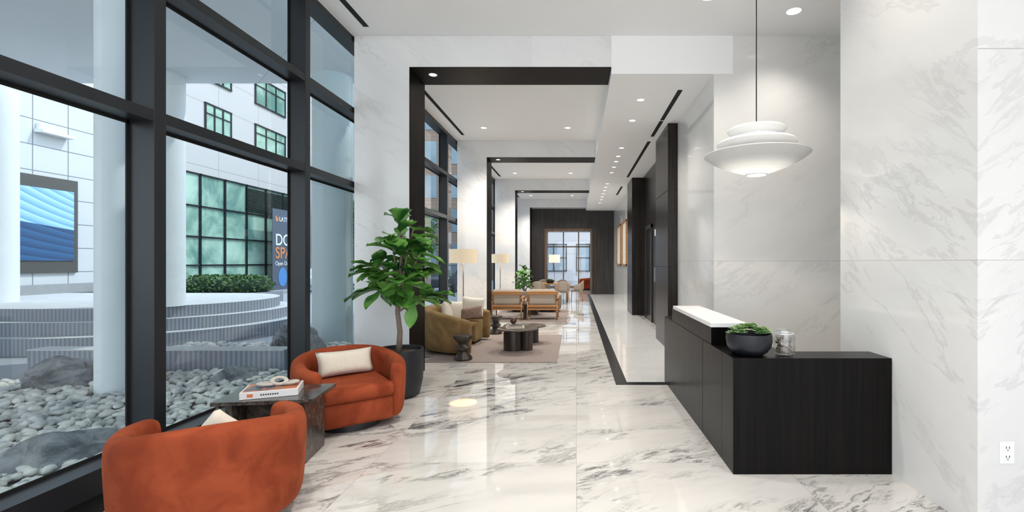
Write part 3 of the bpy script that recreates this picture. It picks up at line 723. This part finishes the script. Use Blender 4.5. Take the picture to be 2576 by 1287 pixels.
box('hedge_planter',-11.8,-9.1,13.8,14.8,.0,.70,M_ribbed,g)
# street trees, cars, distant buildings
def tree(x,y,h,seed):
    g=group('street_tree'); r=random.Random(seed); tube('trunk',[(x,y,0),(x+.1,y,h*.5),(x,y,h*.75)],[.16,.12,.06],M_bark,g)
    V=[];F=[]
    for k in range(14):
        a=r.uniform(0,6.28);q=r.uniform(0,1.5); leafmass(V,F,x+q*math.cos(a),y+q*math.sin(a),h*.45+r.uniform(0,h*.5),.9,.9,.7,260,.14,r)
    mesh('crown',V,F,M_hedge,g)
tree(-15.0,32,5.5,1); tree(-11.2,31,5.2,2); tree(-9.3,27,4.6,3); tree(-12.5,36,6,4)
box('brown_building',-34,-7,42,55,0,32,M_brown)
L=[]
for x in range(-29,-8,3):
    for z in range(1,28,3): L.append((x,x+1.7,41.93,42.0,z+.2,z+2.2))
g=group('brown_building_windows'); boxes('panes',L,M_gfar,g)
box('office_building',-6.9,14,40,50,0,26,simple('facade_white',(.50,.52,.54),.6,.03))
L=[];L2=[]
for x in range(-6,13,3):
    for z in (.8,4.2,7.6,11):
        L.append((x,x+2.2,39.93,40.0,z,z+2.3))
        L2+= [(x+q,x+q+.06,39.88,39.93,z,z+2.3) for q in (0,1.07,2.14)]+[(x,x+2.2,39.88,39.93,z+q,z+q+.06) for q in (0,1.1,2.24)]
g=group('office_building_windows'); boxes('panes',L,M_gfar,g); boxes('frames',L2,M_frame,g)
def car(x,y,rot,mat):
    g=group('parked_car',(x,y,0),rot)
    pr=[(-2.2,.35),(-2.25,.75),(-1.9,.95),(-1.3,1.0),(-.7,1.42),(.6,1.45),(1.4,1.02),(2.1,.9),(2.25,.6),(2.2,.32)]
    n=len(pr); V=[(a,-.88,b) for a,b in pr]+[(a,.88,b) for a,b in pr]
    F=[tuple(range(n)),tuple(range(n,2*n))]+[(i,(i+1)%n,n+(i+1)%n,n+i) for i in range(n)]
    mesh('body',V,F,mat,g,bevel=.08,smooth=True)
    wp=[(-1.15,1.02),(-.66,1.37),(.55,1.39),(1.2,1.04)]
    for s in (-1,1):
        V=[(a,s*.885,b) for a,b in wp]; mesh('side_glass_%d'%s,V,[(0,1,2,3)],M_darkmetal,g)
    for i,(a,s) in enumerate(((-1.4,-1),(1.4,-1),(-1.4,1),(1.4,1))):
        o=lathe('wheel_%d'%i,[(0,-.1),(.28,-.1),(.33,-.06),(.33,.06),(.28,.1),(0,.1)],M_darkmetal,g,seg=24); o.rotation_euler=(math.radians(90),0,0); o.location=(a,s*.82,.33)
        o=lathe('rim_%d'%i,[(0,-.11),(.2,-.11)],M_sign,g,seg=24); o.rotation_euler=(math.radians(90),0,0); o.location=(a,s*.82+s*.005,.33)
car(-13.6,27,math.radians(80),simple('car_paint_white',(.75,.76,.78),.2,.02)); car(-6.9,25.5,math.radians(85),simple('car_paint_dark',(.02,.03,.04),.15,.02))
car(-10.5,29.5,math.radians(10),simple('car_paint_silver',(.35,.37,.4),.2,.02))
# ------------------------------------------------------------------ light
w=bpy.data.worlds.new('sky'); SC.world=w; w.use_nodes=True; nt=w.node_tree; nt.nodes.clear()
o=nt.nodes.new('ShaderNodeOutputWorld'); bg=nt.nodes.new('ShaderNodeBackground'); bg.inputs[1].default_value=2.8; nt.links.new(bg.outputs[0],o.inputs[0])
tc=nt.nodes.new('ShaderNodeTexCoord'); sp=nt.nodes.new('ShaderNodeSeparateXYZ'); nt.links.new(tc.outputs['Generated'],sp.inputs[0])
cr=nt.nodes.new('ShaderNodeValToRGB'); nt.links.new(sp.outputs[2],cr.inputs[0])
cr.color_ramp.elements[0].position=0; cr.color_ramp.elements[0].color=(.96,.95,.94,1); cr.color_ramp.elements[1].position=.7; cr.color_ramp.elements[1].color=(.66,.78,.98,1)
nt.links.new(cr.outputs[0],bg.inputs[0])
l=bpy.data.lights.new('sun','SUN'); l.energy=2.4; l.angle=.02; l.color=(1,.94,.86); o=bpy.data.objects.new('sun',l)
o.rotation_euler=(-Vector((.62,.35,.80))).to_track_quat('-Z','Y').to_euler(); link(o)
# ------------------------------------------------------------------ camera
cam=bpy.data.cameras.new('camera'); cam.sensor_width=36; cam.lens=1200/2576*36; cam.shift_x=-162/2576; cam.shift_y=14.5/2576; cam.clip_start=.05; cam.clip_end=300
co=bpy.data.objects.new('camera',cam); co.location=(0,0,H); co.rotation_euler=(math.radians(90),0,0); link(co); SC.camera=co
SC.view_settings.view_transform='Standard'; SC.view_settings.look='None'; SC.view_settings.exposure=0.15
